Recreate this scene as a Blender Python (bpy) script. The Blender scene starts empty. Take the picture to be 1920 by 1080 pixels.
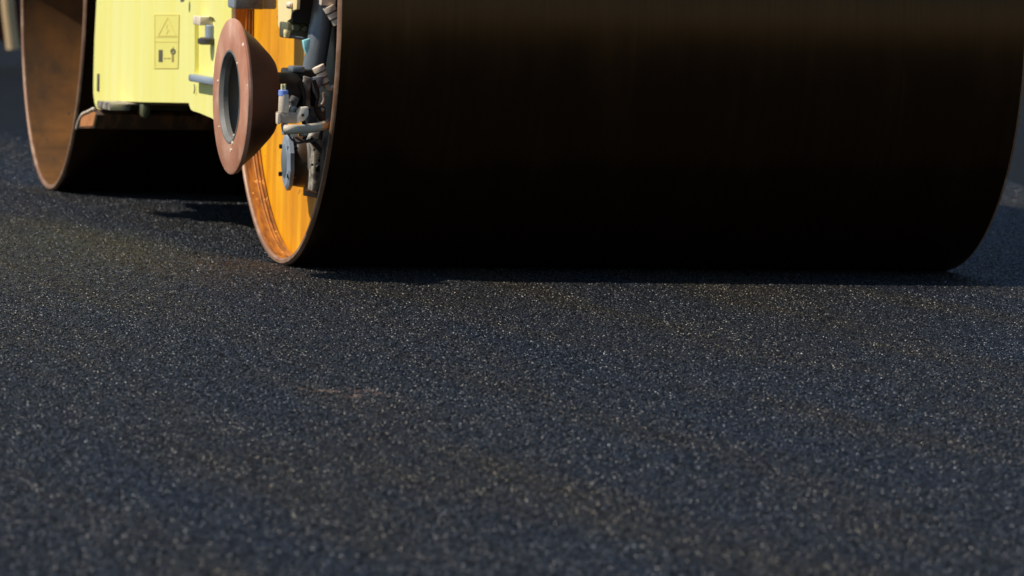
import bpy, bmesh, math, random
import numpy as np
from mathutils import Vector, Matrix
random.seed(7); rng = np.random.default_rng(7)
scene = bpy.context.scene
C = scene.collection

# ------------------------------------------------------------------ camera
FPX = 11685.77                                    # focal length in pixels of a 1920 wide frame
CP = Vector((-3.424641, -15.842447, 0.958539))
FW = Vector((0.247431, 0.966924, -0.061926)); RT = Vector((0.968878, -0.246440, 0.023288)); UP = Vector((-0.007256, 0.065761, 0.997809))
cd = bpy.data.cameras.new('camera'); cam = bpy.data.objects.new('camera', cd); C.objects.link(cam)
m = Matrix((( RT.x, UP.x, -FW.x, CP.x), (RT.y, UP.y, -FW.y, CP.y), (RT.z, UP.z, -FW.z, CP.z), (0, 0, 0, 1)))
cam.matrix_world = m
cd.sensor_width = 36; cd.lens = FPX / 1920 * 36; cd.clip_start = 0.1; cd.clip_end = 2000
cd.dof.use_dof = True; cd.dof.focus_distance = 14.5; cd.dof.aperture_fstop = 9.5
scene.camera = cam

# ------------------------------------------------------------------ light
S = Vector((0.84, -0.04, -1.0)).normalized()       # the way sunlight travels
sun_el = math.asin(-S.z); sun_az = math.atan2(-S.x, -S.y)
w = bpy.data.worlds.new("World"); scene.world = w; w.use_nodes = True
nt = w.node_tree; bg = nt.nodes['Background']
sky = nt.nodes.new('ShaderNodeTexSky'); sky.sky_type = 'NISHITA'; sky.sun_disc = False
sky.sun_elevation = sun_el; sky.sun_rotation = sun_az; sky.air_density = 1.0; sky.dust_density = 0.1; sky.ozone_density = 2.5
nt.links.new(sky.outputs[0], bg.inputs[0]); bg.inputs[1].default_value = 0.09
sd = bpy.data.lights.new('sun', 'SUN'); sd.energy = 4.3; sd.angle = math.radians(0.6); sd.color = (1, 0.95, 0.87)
so = bpy.data.objects.new('sun', sd); C.objects.link(so); so.rotation_euler = S.to_track_quat('-Z', 'Y').to_euler(); so.location = (-8, -4, 10)
scene.view_settings.view_transform = 'Standard'; scene.view_settings.look = 'None'
scene.view_settings.gamma = 1; scene.view_settings.use_curve_mapping = False
scene.view_settings.exposure = 0.25
scene.cycles.sample_clamp_indirect = 4
scene.cycles.max_bounces = 6

# ------------------------------------------------------------------ helpers
def ray(px, py): return FW + RT * ((px - 960) / FPX) - UP * ((py - 540) / FPX)
def aty(px, py, y):                                # the point of the world plane y that lies behind a pixel
    d = ray(px, py); return CP + d * ((y - CP.y) / d.y)
def atx(px, py, x):
    d = ray(px, py); return CP + d * ((x - CP.x) / d.x)

def nmat(name, build):
    mt = bpy.data.materials.new(name); mt.use_nodes = True
    n = mt.node_tree; b = n.nodes['Principled BSDF']
    build(n, b); return mt
def tex(n, kind, **kw):
    t = n.nodes.new('ShaderNodeTex' + kind)
    for k, v in kw.items():
        if k in t.inputs: t.inputs[k].default_value = v
        else: setattr(t, k, v)
    return t
def coords(n, scale=(1, 1, 1), world=False):
    mp = n.nodes.new('ShaderNodeMapping'); mp.inputs['Scale'].default_value = scale
    if world:
        g = n.nodes.new('ShaderNodeNewGeometry'); n.links.new(g.outputs['Position'], mp.inputs[0])
    else:
        g = n.nodes.new('ShaderNodeTexCoord'); n.links.new(g.outputs['Object'], mp.inputs[0])
    return mp.outputs[0]
def ramp(n, src, stops):
    r = n.nodes.new('ShaderNodeValToRGB'); cr = r.color_ramp
    while len(cr.elements) < len(stops): cr.elements.new(0.5)
    for e, (p, c) in zip(cr.elements, stops):
        e.position = p; e.color = (*c, 1) if isinstance(c, tuple) else (c, c, c, 1)
    n.links.new(src, r.inputs[0]); return r.outputs[0]
def mix(n, fac, a, b, mode='MIX'):
    x = n.nodes.new('ShaderNodeMix'); x.data_type = 'RGBA'; x.blend_type = mode
    for s, v in ((x.inputs[0], fac), (x.inputs[6], a), (x.inputs[7], b)):
        if hasattr(v, 'default_value') and not isinstance(v, (float, int, tuple)): n.links.new(v, s)
        elif isinstance(v, tuple): s.default_value = (*v, 1)
        else: s.default_value = v
    return x.outputs[2]
def bump(n, b, src, strength, dist):
    bp = n.nodes.new('ShaderNodeBump'); bp.inputs['Strength'].default_value = strength; bp.inputs['Distance'].default_value = dist
    n.links.new(src, bp.inputs['Height']); n.links.new(bp.outputs[0], b.inputs['Normal'])

def worn(name, base, dirt, chip=None, rough=0.5, metal=0.0, scale=(6, 6, 6), dirt_at=(0.48, 0.72), fine=60, bmp=0.15, spec=0.5, streak=None, chip_at=0.74):
    """painted or bare metal with dirt patches, faint streaks and small chips"""
    def f(n, b):
        v = coords(n, scale)
        t = tex(n, 'Noise', Scale=1.0, Detail=8.0, Roughness=0.62); n.links.new(v, t.inputs['Vector'])
        col = mix(n, ramp(n, t.outputs[0], [(dirt_at[0], 0.0), (dirt_at[1], 1.0)]), base, dirt)
        if streak:
            v2 = coords(n, streak[0]); t2 = tex(n, 'Noise', Scale=1.0, Detail=5.0); n.links.new(v2, t2.inputs['Vector'])
            col = mix(n, ramp(n, t2.outputs[0], [(0.45, 0.0), (0.75, 1.0)]), col, streak[1])
        if chip:
            v3 = coords(n); t3 = tex(n, 'Noise', Scale=float(fine), Detail=3.0); n.links.new(v3, t3.inputs['Vector'])
            col = mix(n, ramp(n, t3.outputs[0], [(chip_at, 0.0), (chip_at + 0.02, 1.0)]), col, chip)
        n.links.new(col, b.inputs['Base Color'])
        b.inputs['Metallic'].default_value = metal; b.inputs['Specular IOR Level'].default_value = spec
        rr = n.nodes.new('ShaderNodeMapRange'); rr.inputs[3].default_value = rough - 0.1; rr.inputs[4].default_value = rough + 0.12
        n.links.new(t.outputs[0], rr.inputs[0]); n.links.new(rr.outputs[0], b.inputs['Roughness'])
        v4 = coords(n); t4 = tex(n, 'Noise', Scale=fine * 3.0, Detail=4.0); n.links.new(v4, t4.inputs['Vector'])
        bump(n, b, t4.outputs[0], bmp, 0.002)
    return nmat(name, f)

M = {}
M['yellow'] = worn('yellow_paint', (0.86, 0.78, 0.21), (0.86, 0.80, 0.29), chip=(0.50, 0.42, 0.12), fine=26, chip_at=0.765, rough=0.42, scale=(1, 5, 1.2), dirt_at=(0.35, 0.7), bmp=0.03, spec=0.25, streak=((2, 16, 1.0), (0.86, 0.75, 0.165)))
M['cream'] = worn('cream_paint', (0.90, 0.72, 0.33), (0.80, 0.62, 0.28), chip=(0.3, 0.2, 0.1), rough=0.5)
M['amber'] = worn('amber_paint', (0.86, 0.385, 0.010), (0.66, 0.235, 0.006), chip=(0.40, 0.14, 0.02), rough=0.5, scale=(4, 9, 3), dirt_at=(0.42, 0.7), bmp=0.10, streak=((3, 15, 1.0), (0.56, 0.185, 0.004)), fine=45, chip_at=0.70, spec=0.15)
M['shaded_amber_rust'] = worn('shaded_amber_rust', (0.42, 0.15, 0.018), (0.16, 0.055, 0.012), chip=(0.75, 0.36, 0.08), rough=0.6, scale=(50, 9, 9), dirt_at=(0.42, 0.62), fine=40, chip_at=0.66, spec=0.2)  # inner wall's dimness put into a darker amber; weld rings share it
M['rust'] = worn('rust_steel', (0.070, 0.040, 0.020), (0.26, 0.105, 0.022), chip=(0.05, 0.035, 0.025), rough=0.6, scale=(5, 2.4, 3.0), dirt_at=(0.34, 0.74), metal=0.0, streak=((3, 14, 1.6), (0.06, 0.032, 0.015)), fine=25, chip_at=0.72, spec=0.15)
M['rim'] = worn('worn_rim', (0.25, 0.125, 0.065), (0.42, 0.26, 0.16), chip=(0.6, 0.45, 0.33), rough=0.5, scale=(10, 14, 14), fine=70, metal=0.2)
M['drum'] = worn('drum_steel', (0.066, 0.032, 0.012), (0.088, 0.043, 0.015), rough=0.30, scale=(9, 3, 3), metal=0.8, bmp=0.04, spec=0.2, streak=((120, 1.2, 1.2), (0.056, 0.028, 0.010)))
M['primer'] = worn('red_primer', (0.50, 0.225, 0.135), (0.66, 0.40, 0.28), chip=(0.78, 0.56, 0.44), rough=0.48, scale=(15, 13, 13), fine=34, chip_at=0.69, streak=((8, 11, 6), (0.36, 0.14, 0.075)), spec=0.25)
M['cone'] = worn('cone_steel', (0.12, 0.045, 0.020), (0.06, 0.026, 0.013), rough=0.55, scale=(9, 9, 9), spec=0.2)
M['grey'] = worn('grey_paint', (0.27, 0.31, 0.36), (0.17, 0.19, 0.21), chip=(0.45, 0.44, 0.40), rough=0.45, fine=60)
M['blue_grey'] = worn('blue_grey_steel', (0.17, 0.195, 0.21), (0.30, 0.29, 0.26), chip=(0.4, 0.38, 0.34), rough=0.4, scale=(20, 20, 9), metal=0.3, fine=60)
M['steel'] = worn('bare_steel', (0.34, 0.32, 0.28), (0.15, 0.13, 0.11), chip=(0.05, 0.04, 0.03), rough=0.4, metal=0.6, scale=(30, 30, 30))
M['cast'] = worn('dirty_casting', (0.42, 0.36, 0.27), (0.08, 0.065, 0.05), chip=(0.02, 0.015, 0.01), rough=0.6, scale=(17, 17, 17), dirt_at=(0.44, 0.60), fine=45, bmp=0.4, chip_at=0.64)
M['dark_cast'] = worn('dark_casting', (0.055, 0.048, 0.042), (0.12, 0.10, 0.085), rough=0.55, scale=(30, 30, 30), bmp=0.3)
M['oily'] = worn('oily_brown_steel', (0.050, 0.026, 0.010), (0.018, 0.011, 0.007), chip=(0.25, 0.13, 0.06), rough=0.35, scale=(25, 25, 25), fine=50)
M['black'] = worn('black_paint', (0.006, 0.005, 0.004), (0.012, 0.010, 0.008), rough=0.45, bmp=0.1, spec=0.3)
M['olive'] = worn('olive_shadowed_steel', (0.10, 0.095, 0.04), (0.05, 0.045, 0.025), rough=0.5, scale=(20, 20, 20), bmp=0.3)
M['beige'] = worn('beige_dusty_metal', (0.76, 0.62, 0.46), (0.50, 0.39, 0.28), chip=(0.15, 0.1, 0.07), rough=0.55, scale=(24, 24, 24), fine=60)
M['taupe'] = worn('taupe_metal', (0.36, 0.28, 0.21), (0.24, 0.18, 0.13), rough=0.5, scale=(24, 24, 24))
M['hose'] = worn('pale_hose', (0.66, 0.57, 0.42), (0.50, 0.40, 0.27), chip=(0.25, 0.18, 0.1), rough=0.5, scale=(18, 18, 18), fine=70)
M['cavity'] = worn('cone_inner_wall', (0.22, 0.215, 0.20), (0.34, 0.26, 0.17), rough=0.7, spec=0.2, scale=(9, 9, 9), bmp=0.2)
M['hub_grey'] = worn('hub_grey', (0.16, 0.15, 0.13), (0.10, 0.09, 0.075), rough=0.6, scale=(15, 15, 15), bmp=0.3)
M['blue'] = worn('blue_plastic', (0.22, 0.32, 0.72), (0.14, 0.2, 0.5), rough=0.4)
M['cyan'] = worn('cyan_plastic', (0.35, 0.85, 0.82), (0.3, 0.6, 0.6), rough=0.4)
M['tan'] = worn('tan_wood', (0.62, 0.42, 0.21), (0.42, 0.25, 0.11), rough=0.7, scale=(5, 5, 3))
M['dark_red'] = worn('dark_red_paint', (0.06, 0.010, 0.006), (0.035, 0.008, 0.006), rough=0.6)
M['beam'] = worn('rusty_beam', (0.07, 0.035, 0.015), (0.30, 0.11, 0.03), rough=0.6, scale=(30, 7, 7), dirt_at=(0.5, 0.7))
M['beam_lit_end'] = worn('lit_rusty_end', (0.50, 0.19, 0.05), (0.32, 0.10, 0.03), rough=0.6, scale=(30, 17, 17))  # sunlit look of the beam's end put into a brighter rust
M['decal'] = worn('decal_yellow', (0.86, 0.76, 0.175), (0.86, 0.74, 0.17), rough=0.35, bmp=0.0)
M['decal_line'] = worn('decal_faded_line', (0.78, 0.62, 0.12), (0.76, 0.60, 0.12), rough=0.4, bmp=0.0)
M['decal_dark'] = worn('decal_dark', (0.10, 0.075, 0.05), (0.14, 0.1, 0.05), rough=0.4, bmp=0.0)
M['decal_mid'] = worn('decal_olive', (0.36, 0.27, 0.05), (0.30, 0.22, 0.05), rough=0.4, bmp=0.0)

def link(name, bm, mat, parent=None, smooth=True, angle=35):
    me = bpy.data.meshes.new(name); bmesh.ops.recalc_face_normals(bm, faces=bm.faces); bm.to_mesh(me); bm.free()
    for x in (mat if isinstance(mat, (list, tuple)) else [mat]): me.materials.append(M[x] if isinstance(x, str) else x)
    if smooth:
        me.polygons.foreach_set('use_smooth', [True] * len(me.polygons)); me.set_sharp_from_angle(angle=math.radians(angle))
    o = bpy.data.objects.new(name, me); C.objects.link(o)
    if parent: o.parent = parent
    return o
def bev(bm, width, seg=2):
    if width: bmesh.ops.bevel(bm, geom=[e for e in bm.edges if len(e.link_faces) == 2 and e.calc_face_angle() > 0.5], offset=width, segments=seg, affect='EDGES', profile=0.5)
def box(name, lo, hi, mat, parent=None, bevel=0.003, rot=None, joinbm=None):
    bm = bmesh.new(); bmesh.ops.create_cube(bm, size=1)
    lo, hi = Vector(lo), Vector(hi); c = (lo + hi) / 2; s = hi - lo
    for v in bm.verts: v.co = Vector((v.co.x * s.x, v.co.y * s.y, v.co.z * s.z))
    bev(bm, bevel)
    for v in bm.verts:
        if rot: v.co = rot @ v.co
        v.co += c
    return link(name, bm, mat, parent)
def lathe_bm(prof, origin, axis, seg=48, closed=False, cap=True):
    """prof = [(a, r)...] distance along axis and radius"""
    bm = bmesh.new(); ax = Vector(axis).normalized(); q = Vector((1, 0, 0)).rotation_difference(ax); o = Vector(origin)
    rings = []
    for a, r in prof:
        if r < 1e-6: rings.append([bm.verts.new(o + ax * a)])
        else: rings.append([bm.verts.new(o + q @ Vector((a, r * math.sin(2 * math.pi * k / seg), -r * math.cos(2 * math.pi * k / seg)))) for k in range(seg)])
    pairs = list(zip(rings[:-1], rings[1:])) + ([(rings[-1], rings[0])] if closed else [])
    for A, B in pairs:
        for k in range(seg):
            k2 = (k + 1) % seg
            if len(A) == 1 and len(B) == 1: continue
            if len(A) == 1: bm.faces.new((A[0], B[k], B[k2]))
            elif len(B) == 1: bm.faces.new((A[k], B[0], A[k2]))
            else: bm.faces.new((A[k], B[k], B[k2], A[k2]))
    if cap and not closed:
        for R_ in (rings[0], rings[-1]):
            if len(R_) > 1: bm.faces.new(R_)
    return bm
def lathe(name, prof, origin, axis, mat, parent=None, seg=48, closed=False):
    return link(name, lathe_bm(prof, origin, axis, seg, closed), mat, parent)
def rod(name, a, b, r, mat, parent=None, seg=20, bevel=0.15):
    a, b = Vector(a), Vector(b); L = (b - a).length; e = min(r * bevel, L * 0.2)
    return lathe(name, [(0, r - e), (e, r), (L - e, r), (L, r - e)], a, b - a, mat, parent, seg)
def prism(name, poly, thick, mat, parent=None, bevel=0.002, holes=None):
    """poly: world points of the front face; thick: vector to the back face"""
    bm = bmesh.new(); th = Vector(thick)
    A = [bm.verts.new(p) for p in poly]; B = [bm.verts.new(Vector(p) + th) for p in poly]; n = len(poly)
    bm.faces.new(A); bm.faces.new(B[::-1])
    for k in range(n): bm.faces.new((A[k], B[k], B[(k + 1) % n], A[(k + 1) % n]))
    bmesh.ops.recalc_face_normals(bm, faces=bm.faces)
    bev(bm, bevel)
    return link(name, bm, mat, parent)
def tube(name, pts, r, mat, parent=None, seg=14, sub=6):
    P = [Vector(p) for p in pts]; path = []
    for i in range(len(P) - 1):                    # Catmull-Rom through the given points
        p0 = P[max(i - 1, 0)]; p1 = P[i]; p2 = P[i + 1]; p3 = P[min(i + 2, len(P) - 1)]
        for s in range(sub):
            t = s / sub
            path.append(0.5 * ((2 * p1) + (p2 - p0) * t + (2 * p0 - 5 * p1 + 4 * p2 - p3) * t * t + (3 * p1 - p0 - 3 * p2 + p3) * t ** 3))
    path.append(P[-1]); bm = bmesh.new(); rings = []
    rr = r if callable(r) else (lambda t: r)
    up = Vector((0.123, 0.3, 0.9)).normalized()
    for i, p in enumerate(path):
        d = (path[min(i + 1, len(path) - 1)] - path[max(i - 1, 0)]).normalized()
        u = d.cross(up).normalized(); v = d.cross(u)
        R_ = rr(i / (len(path) - 1))
        rings.append([bm.verts.new(p + (u * math.cos(2 * math.pi * k / seg) + v * math.sin(2 * math.pi * k / seg)) * R_) for k in range(seg)])
    for A, B in zip(rings[:-1], rings[1:]):
        for k in range(seg): bm.faces.new((A[k], A[(k + 1) % seg], B[(k + 1) % seg], B[k]))
    bm.faces.new(rings[0]); bm.faces.new(rings[-1])
    return link(name, bm, mat, parent)
def tag(o, label=None, cat=None, kind=None, group=None):
    if label: o['label'] = label
    if cat: o['category'] = cat
    if kind: o['kind'] = kind
    if group: o['group'] = group
    return o

# ------------------------------------------------------------------ ground
def tone_nodes(n):
    """slow changes of hue over fresh asphalt: bluish, brownish and greenish patches, and one rusty scrape"""
    v = coords(n, (1, 1, 1), world=True); v2 = coords(n, (3.2, 0.42, 1), world=True)
    a = tex(n, 'Noise', Scale=1.0, Detail=6.0, Roughness=0.6); n.links.new(v2, a.inputs['Vector'])
    c = ramp(n, a.outputs[0], [(0.36, (0.80, 0.87, 1.0)), (0.50, (0.96, 0.94, 0.93)), (0.66, (1.2, 1.02, 0.78))])
    return v, c
SCR = CP + ray(650, 738) * (-CP.z / ray(650, 738).z)
def scrape(n, v):
    sx = n.nodes.new('ShaderNodeSeparateXYZ'); n.links.new(v, sx.inputs[0])
    def band(sock, c0, h):
        s = n.nodes.new('ShaderNodeMath'); s.operation = 'SUBTRACT'; n.links.new(sock, s.inputs[0]); s.inputs[1].default_value = c0
        a = n.nodes.new('ShaderNodeMath'); a.operation = 'ABSOLUTE'; n.links.new(s.outputs[0], a.inputs[0])
        r = n.nodes.new('ShaderNodeMapRange'); r.inputs[1].default_value = h; r.inputs[2].default_value = h * 0.6; n.links.new(a.outputs[0], r.inputs[0])
        return r.outputs[0]
    b1 = band(sx.outputs[0], SCR.x, 0.105); b2 = band(sx.outputs[1], SCR.y, 0.14)
    mm = n.nodes.new('ShaderNodeMath'); mm.operation = 'MULTIPLY'; n.links.new(b1, mm.inputs[0]); n.links.new(b2, mm.inputs[1])
    t = tex(n, 'Noise', Scale=26.0, Detail=3.0); n.links.new(coords(n, (1.0, 0.45, 1), world=True), t.inputs['Vector'])
    m2 = n.nodes.new('ShaderNodeMath'); m2.operation = 'MULTIPLY'; n.links.new(mm.outputs[0], m2.inputs[0])
    n.links.new(ramp(n, t.outputs[0], [(0.50, 0.0), (0.60, 0.7)]), m2.inputs[1])
    return m2.outputs[0]
def asphalt(n, b):
    v, c = tone_nodes(n)
    vo = tex(n, 'Voronoi', Scale=170.0); n.links.new(v, vo.inputs['Vector'])
    hs = n.nodes.new('ShaderNodeSeparateColor'); n.links.new(vo.outputs['Color'], hs.inputs[0])
    g = ramp(n, hs.outputs[0], [(0.0, 0.002), (0.6, 0.004), (0.93, 0.007), (1.0, 0.02)])
    col = mix(n, 1.0, g, c, 'MULTIPLY')
    n.links.new(col, b.inputs['Base Color'])
    b.inputs['Roughness'].default_value = 0.7; b.inputs['Specular IOR Level'].default_value = 0.08
    bump(n, b, vo.outputs['Distance'], 0.5, 0.003); b.inputs['Normal'].links[0].from_node.invert = True
M['asphalt'] = nmat('asphalt', asphalt)
def grain(n, b):
    v, c = tone_nodes(n)
    at = n.nodes.new('ShaderNodeAttribute'); at.attribute_type = 'INSTANCER'; at.attribute_name = 'tone'
    g = ramp(n, at.outputs['Fac'], [(0.0, 0.003), (0.5, 0.006), (0.92, 0.0085), (0.985, 0.013), (0.997, 0.04), (1.0, 0.18)])
    col = mix(n, 1.0, g, c, 'MULTIPLY')
    col = mix(n, scrape(n, v), col, (0.17, 0.10, 0.07))
    n.links.new(col, b.inputs['Base Color'])
    r = ramp(n, at.outputs['Fac'], [(0.0, 0.46), (0.8, 0.43), (1.0, 0.40)]); n.links.new(r, b.inputs['Roughness'])
    n.links.new(c, b.inputs['Specular Tint'])
    b.inputs['Specular IOR Level'].default_value = 0.6
M['grain'] = nmat('grain', grain)

bm = bmesh.new(); bmesh.ops.create_grid(bm, x_segments=2, y_segments=2, size=600)
tag(link('asphalt_road', bm, 'asphalt', smooth=False), 'fresh black asphalt surface reaching to the horizon', kind='structure')

gp = [(-2.5, -8.2), (0.5, -8.2), (2.9, 1.0), (4.6, 9.0), (-0.3, 9.0), (-1.9, -1.5)]
bm = bmesh.new(); bm.faces.new([bm.verts.new((x, y, 0.0006)) for x, y in gp]); bmesh.ops.triangulate(bm, faces=bm.faces); bmesh.ops.subdivide_edges(bm, edges=bm.edges[:], cuts=30, use_grid_fill=True)
gr = tag(link('asphalt_grains', bm, 'grain', smooth=False), 'small dark stones pressed into the fresh asphalt around the drums', kind='stuff')
ng = bpy.data.node_groups.new('grains', 'GeometryNodeTree')
ng.interface.new_socket('Geometry', in_out='INPUT', socket_type='NodeSocketGeometry'); ng.interface.new_socket('Geometry', in_out='OUTPUT', socket_type='NodeSocketGeometry')
N = ng.nodes; L = ng.links
gi = N.new('NodeGroupInput'); go = N.new('NodeGroupOutput')
dp = N.new('GeometryNodeDistributePointsOnFaces'); dp.distribute_method = 'RANDOM'; dp.inputs['Density'].default_value = 15000
ico = N.new('GeometryNodeMeshIcoSphere'); ico.inputs['Radius'].default_value = 1.0; ico.inputs['Subdivisions'].default_value = 1
sm = N.new('GeometryNodeSetMaterial'); sm.inputs['Material'].default_value = M['grain']
inst = N.new('GeometryNodeInstanceOnPoints')
def rnd(kind, lo, hi, seed):
    r = N.new('FunctionNodeRandomValue'); r.data_type = kind
    ix = 0 if kind == 'FLOAT_VECTOR' else 2
    r.inputs[ix].default_value = lo; r.inputs[ix + 1].default_value = hi; r.inputs['Seed'].default_value = seed
    return r.outputs[0] if kind == 'FLOAT_VECTOR' else r.outputs[1]
sc = rnd('FLOAT_VECTOR', (0.0016, 0.0016, 0.0007), (0.0056, 0.0051, 0.0025), 1)
ro = rnd('FLOAT_VECTOR', (-0.19, -0.19, 0), (0.19, 0.19, 6.28), 2)
st = N.new('GeometryNodeStoreNamedAttribute'); st.data_type = 'FLOAT'; st.domain = 'INSTANCE'; st.inputs['Name'].default_value = 'tone'
pos = N.new('GeometryNodeInputPosition'); sep = N.new('ShaderNodeSeparateXYZ'); mr = N.new('ShaderNodeMapRange')
L.new(pos.outputs[0], sep.inputs[0]); L.new(sep.outputs[1], mr.inputs[0])
for i_, v_ in ((1, 3.0), (2, 9.0), (3, 13500), (4, 0)): mr.inputs[i_].default_value = v_
L.new(mr.outputs[0], dp.inputs['Density'])
L.new(gi.outputs[0], dp.inputs['Mesh']); L.new(ico.outputs['Mesh'], sm.inputs['Geometry']); L.new(sm.outputs[0], inst.inputs['Instance'])
L.new(dp.outputs['Points'], inst.inputs['Points']); L.new(ro, inst.inputs['Rotation']); L.new(sc, inst.inputs['Scale'])
L.new(inst.outputs[0], st.inputs['Geometry']); L.new(rnd('FLOAT', 0.0, 1.0, 3), st.inputs['Value'])
L.new(st.outputs[0], go.inputs[0])
md = gr.modifiers.new('grains', 'NODES'); md.node_group = ng

# ------------------------------------------------------------------ the roller
R = 0.65; W = 1.814; LB = 3.842
roller = bpy.data.objects.new('road_roller', None); C.objects.link(roller)
tag(roller, 'large yellow tandem road roller with black drums and a red cutter wheel on fresh asphalt', 'road roller')

def make_drum(x0, yc, yaw, inner_mat, plate_mat, recess, label=None):
    T = 0.017
    ax = Vector((math.cos(yaw), math.sin(yaw), 0)); o = Vector((x0, yc, R))
    b_ = 0.010
    d = link('drum', lathe_bm([(0.008, R), (W - 0.008, R), (W - 0.008, R - T), (0.008, R - T)], o, ax, 200, closed=True), ['drum', inner_mat], roller)
    for p in d.data.polygons:                      # inner wall gets inner_mat, darkened for shade on the front drum
        c = p.center - o; c -= ax * c.dot(ax)
        if c.length < R - T * 0.5: p.material_index = 1
    if label: d['label'] = label
    for a0, sgn in ((0, 1), (W, -1)):
        prof = [(a0 + sgn * 0.0085, R + 0.0006), (a0 + sgn * 0.004, R - 0.001), (a0, R - 0.006), (a0, R - T + 0.003), (a0 + sgn * 0.004, R - T - 0.0006), (a0 + sgn * 0.0085, R - T - 0.0006)]
        link('rim', lathe_bm(prof, o, ax, 200, closed=True), 'rim', d)
        e = a0 + sgn * recess
        link('end_plate', lathe_bm([(e, 0.0), (e, R - T - 0.001), (e + sgn * 0.02, R - T - 0.001), (e + sgn * 0.02, 0.0)], o, ax, 160), plate_mat, d)
        if recess < 0.1:
            for dd, hh in ((0.004, 0.006), (0.013, 0.004), (0.021, 0.0025)):   # weld bead and ridges between shell and plate
                e2 = a0 + sgn * (recess - dd)
                link('weld_ring', lathe_bm([(e2 - 0.003, R - T - 0.0004), (e2, R - T - hh), (e2 + 0.003, R - T - 0.0004)], o, ax, 160, closed=True), 'shaded_amber_rust', d)
    return d
make_drum(0, 0, 0, 'shaded_amber_rust', 'amber', 0.055, 'front drum with bright amber painted recessed end')
make_drum(0.071, LB, -0.019, 'rust', 'rust', 0.42, 'rear drum with bare rusty brown hollow end')

# chassis between the drums (mostly hidden by its side panel)
box('chassis', (0.03, 0.80, 0.40), (W - 0.03, 2.62, 1.45), 'yellow', roller, 0.02)

# yellow side panel with a rounded lower outline and a slot
XP = -0.004
out = [(182, -130), (181, 0), (177, 75), (175, 150), (175, 175), (177, 191), (180, 201), (185, 206), (195, 206), (207, 196), (219, 191), (232, 190), (270, 191.5), (330, 192.5), (354, 193), (357, 204), (362, 208), (375, 212), (396, 221), (412, 231), (424, 240), (434, 249), (434, 0), (434, -130)]
slotp = [(365, 137), (365, 36), (368, 31), (373, 30), (396, 31.5), (401, 34), (405, 42), (407.5, 60), (408, 137)]
bm = bmesh.new(); TH = Vector((0.011, 0, 0))
A = [bm.verts.new(atx(px, py, XP)) for px, py in out]; H = [bm.verts.new(atx(px, py, XP)) for px, py in slotp]
edges = []
for Lp in (A, H):
    for k in range(len(Lp)): edges.append(bm.edges.new((Lp[k], Lp[(k + 1) % len(Lp)])))
res = bmesh.ops.triangle_fill(bm, use_beauty=True, use_dissolve=False, edges=edges)
fr = [f for f in bm.faces]
ext = bmesh.ops.extrude_face_region(bm, geom=fr)
for v in [g for g in ext['geom'] if isinstance(g, bmesh.types.BMVert)]: v.co += TH
panel = link('side_panel', bm, 'yellow', roller, smooth=False)
# yellow plate that shows through the slot
p0, p1 = atx(355, 10, XP + 0.0115), atx(420, 175, XP + 0.0115)
box('backing_plate', (XP + 0.0115, min(p0.y, p1.y), min(p0.z, p1.z)), (XP + 0.02, max(p0.y, p1.y), max(p0.z, p1.z)), 'yellow', panel, 0)
# slit at the lower left
a_, b_ = atx(182, 138, XP - 0.003), atx(184.6, 171, XP - 0.003)
box('slit_seal', (XP - 0.003, min(a_.y, b_.y), min(a_.z, b_.z)), (XP + 0.001, max(a_.y, b_.y), max(a_.z, b_.z)), 'dark_cast', panel, 0.0005)

# fixings inside the slot
def at_box(name, px0, py0, px1, py1, y, depth, mat, parent, bevel=0.003, dy=0):
    a = aty(px0, py0, y); b = aty(px1, py1, y)
    return box(name, (min(a.x, b.x), y, min(a.z, b.z)), (max(a.x, b.x), y + depth, max(a.z, b.z)), mat, parent, bevel)
ys = 0.95
at_box('lug', 375, 31, 399, 48, ys, 0.10, 'beige', panel)
c0 = aty(396, 47, ys); c1 = aty(396, 72, ys)
rod('pin', c0, c1, 0.017, 'grey', panel)
c0 = aty(391, 70, ys); c1 = aty(391, 80, ys)
lathe('pin_cap', [(0, 0.022), (0.004, 0.030), (0.016, 0.030), (0.020, 0.022)], c0, c1 - c0, 'dark_cast', panel, 28)
# grey bar across the panel
a_, b_ = atx(353, 139, -0.034), atx(398, 160, -0.034)
br_ = box('grab_bar', (-0.034, min(a_.y, b_.y) - 0.25, min(a_.z, b_.z)), (-0.010, max(a_.y, b_.y), max(a_.z, b_.z)), 'grey', panel, 0.005)
tube('split_pin', [atx(364, 158, -0.009), atx(365, 168, -0.009), atx(363.5, 175, -0.009)], 0.0016, 'dark_cast', panel, 6)
p_ = atx(345, -4, -0.02)
lathe('latch_knob', [(0, 0.010), (0.002, 0.012), (0.008, 0.012), (0.010, 0.010)], p_, (-1, 0.0, 0), 'grey', panel, 20)
# small bolt heads at the top of the panel
# ---- warning decal: two stacked pictograms
dec = prism('warning_decal', [atx(289, 27, XP - 0.0005), atx(336.5, 27, XP - 0.0005), atx(334, 129, XP - 0.0005), atx(289, 129, XP - 0.0005)], (-0.0006, 0, 0), 'decal', panel, 0)
def dpoly(name, pts, mat, off=0.0016):
    return prism(name, [atx(px, py, XP - off) for px, py in pts], (-0.0004, 0, 0), mat, dec, 0)
def dline(name, pts, wd, mat, off=0.0016, closed=False):
    bmm = bmesh.new(); n_ = len(pts)
    for k in range(n_ if closed else n_ - 1):
        a = Vector((*pts[k], 0)); b = Vector((*pts[(k + 1) % n_], 0)); d = (b - a).normalized(); e = Vector((-d.y, d.x, 0)) * wd / 2; ex = d * wd / 2
        q = [a - ex + e, b + ex + e, b + ex - e, a - ex - e]
        f1 = [bmm.verts.new(atx(p.x, p.y, XP - off - 0.00004 * k)) for p in q]; bmm.faces.new(f1)
    return link(name, bmm, mat, dec, smooth=False)
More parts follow.
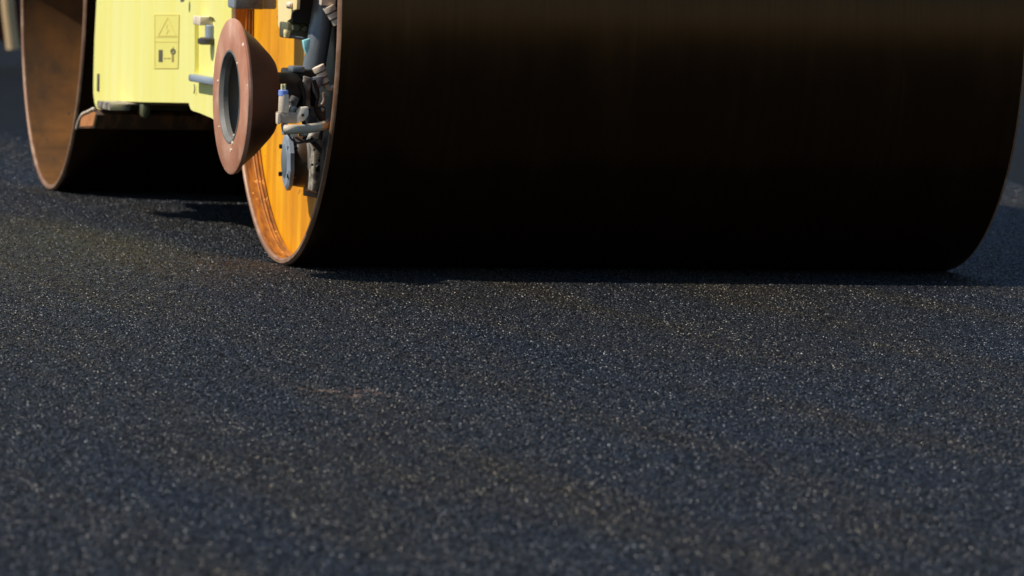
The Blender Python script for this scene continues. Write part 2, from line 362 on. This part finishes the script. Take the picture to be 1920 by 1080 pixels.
dline('decal_border', [(290, 28), (335.5, 28), (333.3, 128), (290, 128)], 1.3, 'decal_line', closed=True)
dline('warning_triangle', [(314.5, 33), (330.5, 67), (296.5, 67)], 1.6, 'decal_line', 0.0019, closed=True)
dline('warning_symbol', [(314, 47), (311, 53), (316, 56), (312, 63)], 1.4, 'decal_line', 0.0019)
dline('divider_line', [(290.5, 69.5), (334.5, 69.5)], 1.0, 'decal_line', 0.0020)
dline('divider_line', [(290.5, 78.5), (334.5, 78.5)], 1.0, 'decal_line', 0.0020)
dpoly('machine_symbol', [(297.5, 93.5), (305, 93.5), (305, 116), (297.5, 116)], 'decal_dark')
dline('distance_arrow', [(308, 109.5), (312, 109.5)], 1.6, 'decal_mid', 0.0019)
dline('distance_arrow', [(315, 109.5), (319, 109.5)], 1.6, 'decal_mid', 0.0019)
dpoly('person_body_symbol', [(322.2, 102), (325.8, 102), (325.8, 116), (322.2, 116)], 'decal_mid')
ring = [(324.2 + 3.7 * math.sin(t), 96.5 + 4.3 * math.cos(t)) for t in np.linspace(0, 2 * math.pi, 14)[:-1]]
dline('person_head_symbol', ring, 2.2, 'decal_dark', 0.0021, closed=True)
dline('person_head_symbol', [(321, 94), (323, 97), (327.5, 93.5)], 1.2, 'decal_dark', 0.0025)
dline('person_arm_symbol', [(324.6, 88), (324.6, 91)], 1.2, 'decal_mid', 0.0021)

# ---- belly of the chassis and the scraper beam in front of the rear drum
yb = 2.42
P_ = lambda px, py, y=yb: aty(px, py, y)
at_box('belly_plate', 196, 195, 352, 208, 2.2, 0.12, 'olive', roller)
at_box('belly_casting', 205, 193.5, 246, 208, 2.05, 0.2, 'cast', roller, 0.004)
at_box('belly_rail', 240, 193.5, 400, 199, 2.02, 0.2, 'taupe', roller, 0.002)
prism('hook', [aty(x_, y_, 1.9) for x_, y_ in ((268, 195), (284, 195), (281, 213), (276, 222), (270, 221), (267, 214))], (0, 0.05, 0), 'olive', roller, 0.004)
c_ = aty(220, 214, 2.33)
e0 = [(143.5, 241), (146, 231), (151, 219), (156, 213), (166, 208.5), (174, 204), (178, 205)]
# end profile of the beam lies in the plane x = -0.06
XB = -0.075
sec = [atx(*q, XB) for q in e0] + [atx(181, 215, XB), atx(176, 241, XB)]
bx_ = prism('scraper_beam', sec, (1.72, 0, 0), 'beam', roller, 0.004)
link_end = [atx(*q, XB - 0.002) for q in ((150, 237), (151, 224), (156, 217), (168, 212), (176, 209), (179, 213), (174, 236))]
prism('beam_lit_plate', link_end, (0.002, 0, 0), 'beam_lit_end', bx_, 0)  # thin plate carrying the lit colour of the end face
q_ = [(x_ * 1.0, y_) for x_, y_ in ((143.5, 241), (146, 231), (151, 219), (156, 213), (166, 208.5), (174, 204), (177, 205))]
tube('beam_lit_edge', [atx(*q, XB - 0.003) for q in q_], 0.0042, 'beige', bx_, 8, 3)  # pale tube painting the lit edge of the beam
at_box('beam_bolt', 216, 212, 222, 218, 2.30, 0.03, 'black', bx_, 0.003)

# ---- edge cutter wheel: flange with a hole, hollow cone, hub, shaft
cy = -0.50
c_f = aty(430.5, 181, cy); axc = Vector((1, 0.023, 0.01)).normalized()
wheel = link('edge_cutter', lathe_bm([(0.000, 0.112), (0.000, 0.190), (0.003, 0.1955), (0.009, 0.1965), (0.014, 0.194), (0.020, 0.182), (0.060, 0.148), (0.098, 0.108), (0.107, 0.096), (0.112, 0.075),
                                              (0.106, 0.07), (0.095, 0.09), (0.055, 0.125), (0.018, 0.150), (0.010, 0.112)], c_f, axc, 96, closed=True), ['primer', 'cone', 'cavity'], roller)
wheel['label'] = 'red primed edge cutter wheel with a round hole and dark cone'
for p in wheel.data.polygons:
    c = p.center - c_f; a = c.dot(axc); r_ = (c - axc * a).length
    p.material_index = 0 if (a < 0.0135 and r_ > 0.1125) else 1
    cen_r = np.interp(a, [0.0, 0.02, 0.11], [0.17, 0.166, 0.08])
    if a > 0.012 and r_ < cen_r: p.material_index = 2
link('hub_ring', lathe_bm([(-0.0015, 0.1125), (-0.0015, 0.1175), (0.002, 0.118), (0.002, 0.1125), (0.020, 0.110), (0.020, 0.103), (0.008, 0.104)], c_f, axc, 72, closed=True), 'hub_grey', wheel)
link('hub_plate', lathe_bm([(0.060, 0.0), (0.060, 0.101), (0.066, 0.101), (0.066, 0.0)], c_f, axc, 48), 'cavity', wheel)
link('hub_bolt', lathe_bm([(0.03, 0.0), (0.03, 0.026), (0.036, 0.03), (0.0605, 0.03)], c_f, axc, 6), 'dark_cast', wheel)
for (px, py, r_) in ((436, 268, 0.0052), (438.5, 254, 0.003), (434, 281, 0.003), (409, 152, 0.0032), (445, 119, 0.003), (411, 238, 0.0025)):
    q = c_f; n_ = axc; d = ray(px, py); t = (q - CP).dot(n_) / d.dot(n_); h = CP + d * t
    link('paint_spot', lathe_bm([(-0.0026, 0.0), (-0.0020, r_ * 0.9), (0.0004, r_ * 1.3)], h, axc, 10), 'beige', wheel)
s0 = c_f + axc * 0.10 + Vector((0, 0, 0.010)); s1 = s0 + Vector((0.070, 0.02, 0.0))
rod('cutter_shaft', s0, s1, 0.052, 'black', roller, 40, 0.06)
at_box('shaft_housing', 549, 130, 592, 206, -0.47, 0.15, 'black', roller, 0.006)
at_box('shaft_clamp', 549, 124, 572, 136, -0.49, 0.06, 'blue_grey', roller, 0.004)

# ---- yoke arm over the end of the front drum
at_box('yoke_arm', 557, -420, 612, 45, -0.40, 0.16, 'black', roller, 0.006)  # shadow on the arm's front is put into the black colour
yk = prism('yoke_side_plate', [atx(x_, y_, aty(557, 20, -0.40).x - 0.014) for x_, y_ in ((519, -420), (521, 0), (521.5, 46), (526.5, 62), (531, 62), (532, 52), (538, 50), (539, 39), (545, 35), (547, 20), (556, 17), (557, 0), (557, -420))], (0.008, 0, 0), 'cream', roller, 0)
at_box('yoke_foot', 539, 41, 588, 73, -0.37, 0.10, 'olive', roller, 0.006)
p_ = aty(556, 52, -0.378); lathe('yoke_bolt', [(0, 0.009), (0.004, 0.0125), (0.016, 0.0125)], p_, (0, 1, 0), 'olive', roller, 6)
p_ = aty(571, 54, -0.378); lathe('yoke_bolt', [(0, 0.007), (0.004, 0.010), (0.016, 0.010)], p_, (0, 1, 0), 'olive', roller, 6)
a_, b_ = aty(539, 56, -0.39), aty(536.5, 71, -0.39)
tube('yoke_pin', [a_, (a_ + b_) / 2, b_], lambda t: 0.0095 - 0.006 * max(0, t - 0.4), 'cream', roller, 12)
a_ = aty(553, 8, -0.42); lathe('yoke_plug', [(0, 0.006), (0.003, 0.009), (0.015, 0.009)], aty(549, 10, -0.412), (-0.6, 0.8, 0), 'beige', roller, 10)
a_ = aty(541, 66, -0.38)
tube('bracket_rail', [aty(541, 68, -0.385), aty(560, 71, -0.385), aty(580, 73, -0.385)], 0.004, 'blue_grey', roller, 8)
# plates added for shadow, upper covers, and the bar linking yoke to chassis
box('rear_shade_plate', (0.13, 2.62, 0.25), (0.17, 3.10, 1.4), 'black', roller, 0.01)  # unseen plate added to shade the ground between the drums
box('rear_shade_plate', (0.085, 2.60, 0.275), (0.125, 2.93, 1.4), 'black', roller, 0.01)  # second added plate, narrows the lit gap in that shadow
box('engine_cover', (0.08, 0.3, 1.46), (W - 0.08, 3.3, 2.0), 'yellow', roller, 0.05)  # unseen upper covers, added so the machine's shadow runs unbroken
box('drum_guard', (0.02, -0.62, 1.40), (W - 0.02, 0.3, 1.62), 'yellow', roller, 0.04)
box('drum_guard', (0.08, 3.3, 1.40), (W + 0.04, 4.4, 1.62), 'yellow', roller, 0.04)
box('yoke_beam', (-0.06, -0.42, 1.33), (0.06, 0.80, 1.46), 'yellow', roller, 0.02)
# grey box at the top left of the recess
xg = -0.05
at_box('grey_bracket', 442, -40, 519, 17.5, 0.02, 0.10, 'grey', roller, 0.006)
at_box('grey_bracket_end', 442, -40, 496, 18, 0.0, 0.019, 'steel', roller, 0.006)

# ---- hydraulic cylinder, boots, valve, hose, motor: all in front of the amber plate
yc_ = -0.40
hc = lathe('hydraulic_cylinder', [(0, 0.022), (0.004, 0.0275), (0.02, 0.029), (0.19, 0.029), (0.235, 0.027), (0.24, 0.020)], aty(586, 146, yc_), aty(612, -22, yc_) - aty(586, 146, yc_), 'blue_grey', roller, 32)
lathe('cylinder_eye', [(-0.014, 0.010), (-0.014, 0.024), (0.014, 0.024), (0.014, 0.010)], aty(584, 152, yc_), (1, 0.4, 0), 'cast', roller, 24, closed=True)
prism('cyan_cap', [aty(x_, y_, -0.46) for x_, y_ in ((569, 76), (582, 72), (580, 92), (575, 102), (571, 90))], (0, 0.02, 0), 'cyan', roller, 0.001)
def boot(a, b, r, parent, nr=3):
    a, b = Vector(a), Vector(b); L_ = (b - a).length; pr = [(0, r * 0.75)]
    for k in range(nr):
        u0 = L_ * k / nr; rr_ = r * (1 - 0.14 * k); s_ = L_ / nr
        pr += [(u0 + s_ * 0.03, rr_ * 0.97), (u0 + s_ * 0.10, rr_), (u0 + s_ * 0.84, rr_ * 0.95), (u0 + s_ * 0.87, rr_ * 0.80), (u0 + s_ * 0.99, rr_ * 0.78)]
    pr.append((L_, r * 0.5)); o = lathe('hose_boot', pr, a, b - a, 'beige', parent, 24)
    for k in range(nr):
        u0 = L_ * (k + 0.93) / nr; rr_ = r * (1 - 0.14 * k)
        lathe('groove_shade', [(u0 - 0.0013, rr_ * 0.7), (u0 - 0.0013, rr_ * 0.90), (u0 + 0.0013, rr_ * 0.90), (u0 + 0.0013, rr_ * 0.7)], a, b - a, 'black', o, 24)  # black rings painting the dark of the grooves
    return o
yb2 = -0.47
boot(aty(596, 124, yb2), aty(611, 157, yb2), 0.0165, roller)
tube('hose_fitting', [aty(610, 153, yb2), aty(612, 162, yb2), aty(618, 167, yb2), aty(627, 163, yb2)], 0.0075, 'hose', roller, 12)
boot(aty(616, 11, yb2), aty(634, 47, yb2), 0.0165, roller)
at_box('boot_block', 603, -40, 630, 11, yb2 - 0.01, 0.03, 'beige', roller, 0.004)
# arm from the cylinder down to the motor
prism('strut', [aty(x_, y_, -0.50) for x_, y_ in ((570, 142), (584, 146), (582, 175), (583, 204), (563, 204), (565, 180))], (0, 0.02, 0), 'cast', roller, 0.003)
prism('linkage_plate', [aty(x_, y_, -0.49) for x_, y_ in ((582, 146), (606, 142), (606, 158), (597, 166), (592, 182), (586, 170))], (0, 0.02, 0), 'blue_grey', roller, 0.003)
tube('pale_hook', [aty(606, 174, -0.50), aty(607.5, 186, -0.50), aty(603, 196, -0.50), aty(592, 199, -0.50)], 0.0045, 'taupe', roller, 10)
at_box('valve_bracket', 581, 199, 611, 234, -0.50, 0.04, 'dark_cast', roller, 0.006)
yv = -0.73
v_ = at_box('valve_block', 522, 210, 557, 232, yv, 0.035, 'taupe', roller, 0.003)  # taupe holds the shade of the block's front face
at_box('valve_lit_face', 520.5, 212, 526, 233, yv - 0.004, 0.02, 'beige', v_, 0.002)  # lit left side of the block, brightness put into the beige
prism('valve_lug', [aty(x_, y_, yv - 0.004) for x_, y_ in ((560, 206), (566, 201), (579, 200), (579, 216), (572, 226), (557, 232), (556, 219))], (0, 0.03, 0), 'beige', v_, 0.003)
lathe('valve_bolt', [(0, 0.0035), (0.006, 0.0035)], aty(568, 216, yv - 0.007), (0, 1, 0), 'black', v_, 8)
lathe('valve_stem', [(0, 0.0125), (0.002, 0.0135), (0.044, 0.0125), (0.046, 0.011)], aty(531.5, 211, yv + 0.01), (0, 0, 1), 'beige', v_, 24)
lathe('valve_collar', [(0, 0.011), (0.0015, 0.0122), (0.014, 0.0122), (0.0155, 0.0105)], aty(531, 180.5, yv + 0.01), (0, 0, 1), 'blue', v_, 20)
for dx in (-2.6, 2.6):
    rod('valve_terminal', aty(531.3 + dx, 169, yv + 0.01), aty(531.3 + dx, 157.5, yv + 0.01), 0.0031, 'cream', v_, 10)
for k, (px, py, r_) in enumerate(((547, 205, 0.012), (549, 196, 0.010), (551, 188, 0.012))):
    lathe('valve_coupling', [(-0.010, r_ * 0.8), (-0.007, r_), (0.007, r_), (0.010, r_ * 0.8)], aty(px, py, yv + 0.03), (0.4, 0, 1), ('steel', 'dark_cast', 'dark_cast')[k], v_, 16)
rod('hose_elbow', aty(533, 232, yv + 0.01), aty(535, 252, yv + 0.012), 0.0085, 'grey', roller, 16)
hs = tube('pale_hose', [aty(534, 243, yv - 0.06), aty(552, 242.5, yv - 0.06), aty(580, 241, yv + 0.06), aty(602, 236.5, yv + 0.18), aty(618, 231, -0.45), aty(634, 226, -0.38)], 0.0118, 'hose', roller, 18)
lathe('hose_nut', [(0, 0.011), (0.003, 0.0125), (0.009, 0.0125), (0.012, 0.010)], aty(532.5, 243, yv - 0.06), (1, 0, 0), 'steel', roller, 6)
at_box('port_cap', 545, 250, 559, 257, yv + 0.0, 0.02, 'beige', roller, 0.002)
at_box('port_cap', 563, 249, 576, 256, yv + 0.0, 0.02, 'steel', roller, 0.003)

for pts in (((562, 150), (570, 180), (566, 214), (574, 246), (570, 262)), ((588, 150), (596, 176), (592, 204), (604, 232), (600, 262))):
    tube('black_hose', [aty(px, py, -0.53) for px, py in pts], 0.0052, 'black', roller, 10)
for pts in (((546, 236), (556, 258), (575, 266), (596, 262)), ((540, 250), (548, 262), (560, 268), (580, 262))):
    tube('cable', [aty(px, py, -0.52) for px, py in pts], 0.0028, 'dark_cast', roller, 8)
for px, py in ((567, 209), (598, 224), (605, 206)):
    lathe('clamp_bolt', [(0, 0.004), (0.002, 0.006), (0.010, 0.006)], aty(px, py, -0.515), (0, 1, 0), 'steel', roller, 6)
# vibration motor
ym = -0.15
mo = aty(535, 302, ym); am = Vector((1, -0.07, 0.02)).normalized()
mot = lathe('motor_body', [(0.012, 0.058), (0.018, 0.064), (0.04, 0.068), (0.052, 0.068), (0.056, 0.05)], mo, am, 'oily', roller, 40)
hexm = link('end_flange', lathe_bm([(-0.003, 0.040), (-0.001, 0.068), (0.003, 0.076), (0.013, 0.076), (0.0145, 0.05)], mo, am, 10), 'grey', mot, smooth=False)
link('flange_cap', lathe_bm([(-0.006, 0.0), (-0.006, 0.036), (-0.003, 0.045), (0.0, 0.046)], mo, am, 28), 'blue_grey', mot)
for an in (35, 145, 215, 325):
    d_ = Vector((0, math.cos(math.radians(an)), math.sin(math.radians(an))))
    link('flange_bolt', lathe_bm([(-0.006, 0.005), (-0.0055, 0.006), (0.018, 0.006)], mo + d_ * 0.062, am, 6), 'black', mot)
lathe('motor_ring', [(0.050, 0.05), (0.048, 0.070), (0.052, 0.077), (0.060, 0.077), (0.066, 0.071), (0.066, 0.05)], mo, am, 'steel', mot, 48, closed=True)
cs = prism('gear_casting', [aty(x_, y_, -0.28) for x_, y_ in ((583, 256), (592, 246), (606, 250), (616, 262), (618, 290), (614, 330), (607, 360), (596, 363), (584, 358), (586, 335), (588, 290))], (0, 0.05, 0), 'cast', roller, 0.006)
for px, py, r_ in ((586, 309, 0.0035), (599, 316, 0.011), (600, 300, 0.006), (607, 292, 0.005), (591, 268, 0.004)):
    link('bolt_hole', lathe_bm([(0, 0.0), (0.0, r_ * 0.8), (0.004, r_)], aty(px, py, -0.2835), (0, 1, 0), 14), 'black', cs)
prism('dark_backing', [(0.042, a, b) for a, b in ((-0.09, 0.185), (-0.38, 0.19), (-0.50, 0.30), (-0.585, 0.46), (-0.60, 0.72), (-0.09, 0.72))], (0.012, 0, 0), 'black', roller, 0.002)  # black sheet added to darken the amber end behind the hardware
rod('casting_strut', aty(580, 258, -0.295), aty(606, 285, -0.295), 0.008, 'dark_cast', roller, 12)

# ------------------------------------------------------------------ far left: leaning tan post with a dark red board
yf = 17.6
gpt = aty(24, 100, yf)
post = bpy.data.objects.new('leaning_post', None); C.objects.link(post); post.location = (0, 0, 0)
tag(post, 'blurred tan rounded post leaning before a dark red board, left of the rear drum', 'post')
k_ = 35.0
tube('post', [aty(-12, -260, yf), aty(8, -60, yf), aty(17, 30, yf), aty(23.5, 84, yf), aty(24.5, 93, yf)], lambda t: 0.036 if t < 0.93 else 0.036 * math.sqrt(max(0.05, 1 - ((t - 0.93) / 0.075) ** 2)), 'tan', post, 16)
prism('red_board', [aty(-60, -300, yf + 0.12), aty(80, -300, yf + 0.12), aty(80, 94, yf + 0.12), aty(-60, 62, yf + 0.12)], (0, 0.03, 0), 'dark_red', post, 0.004)
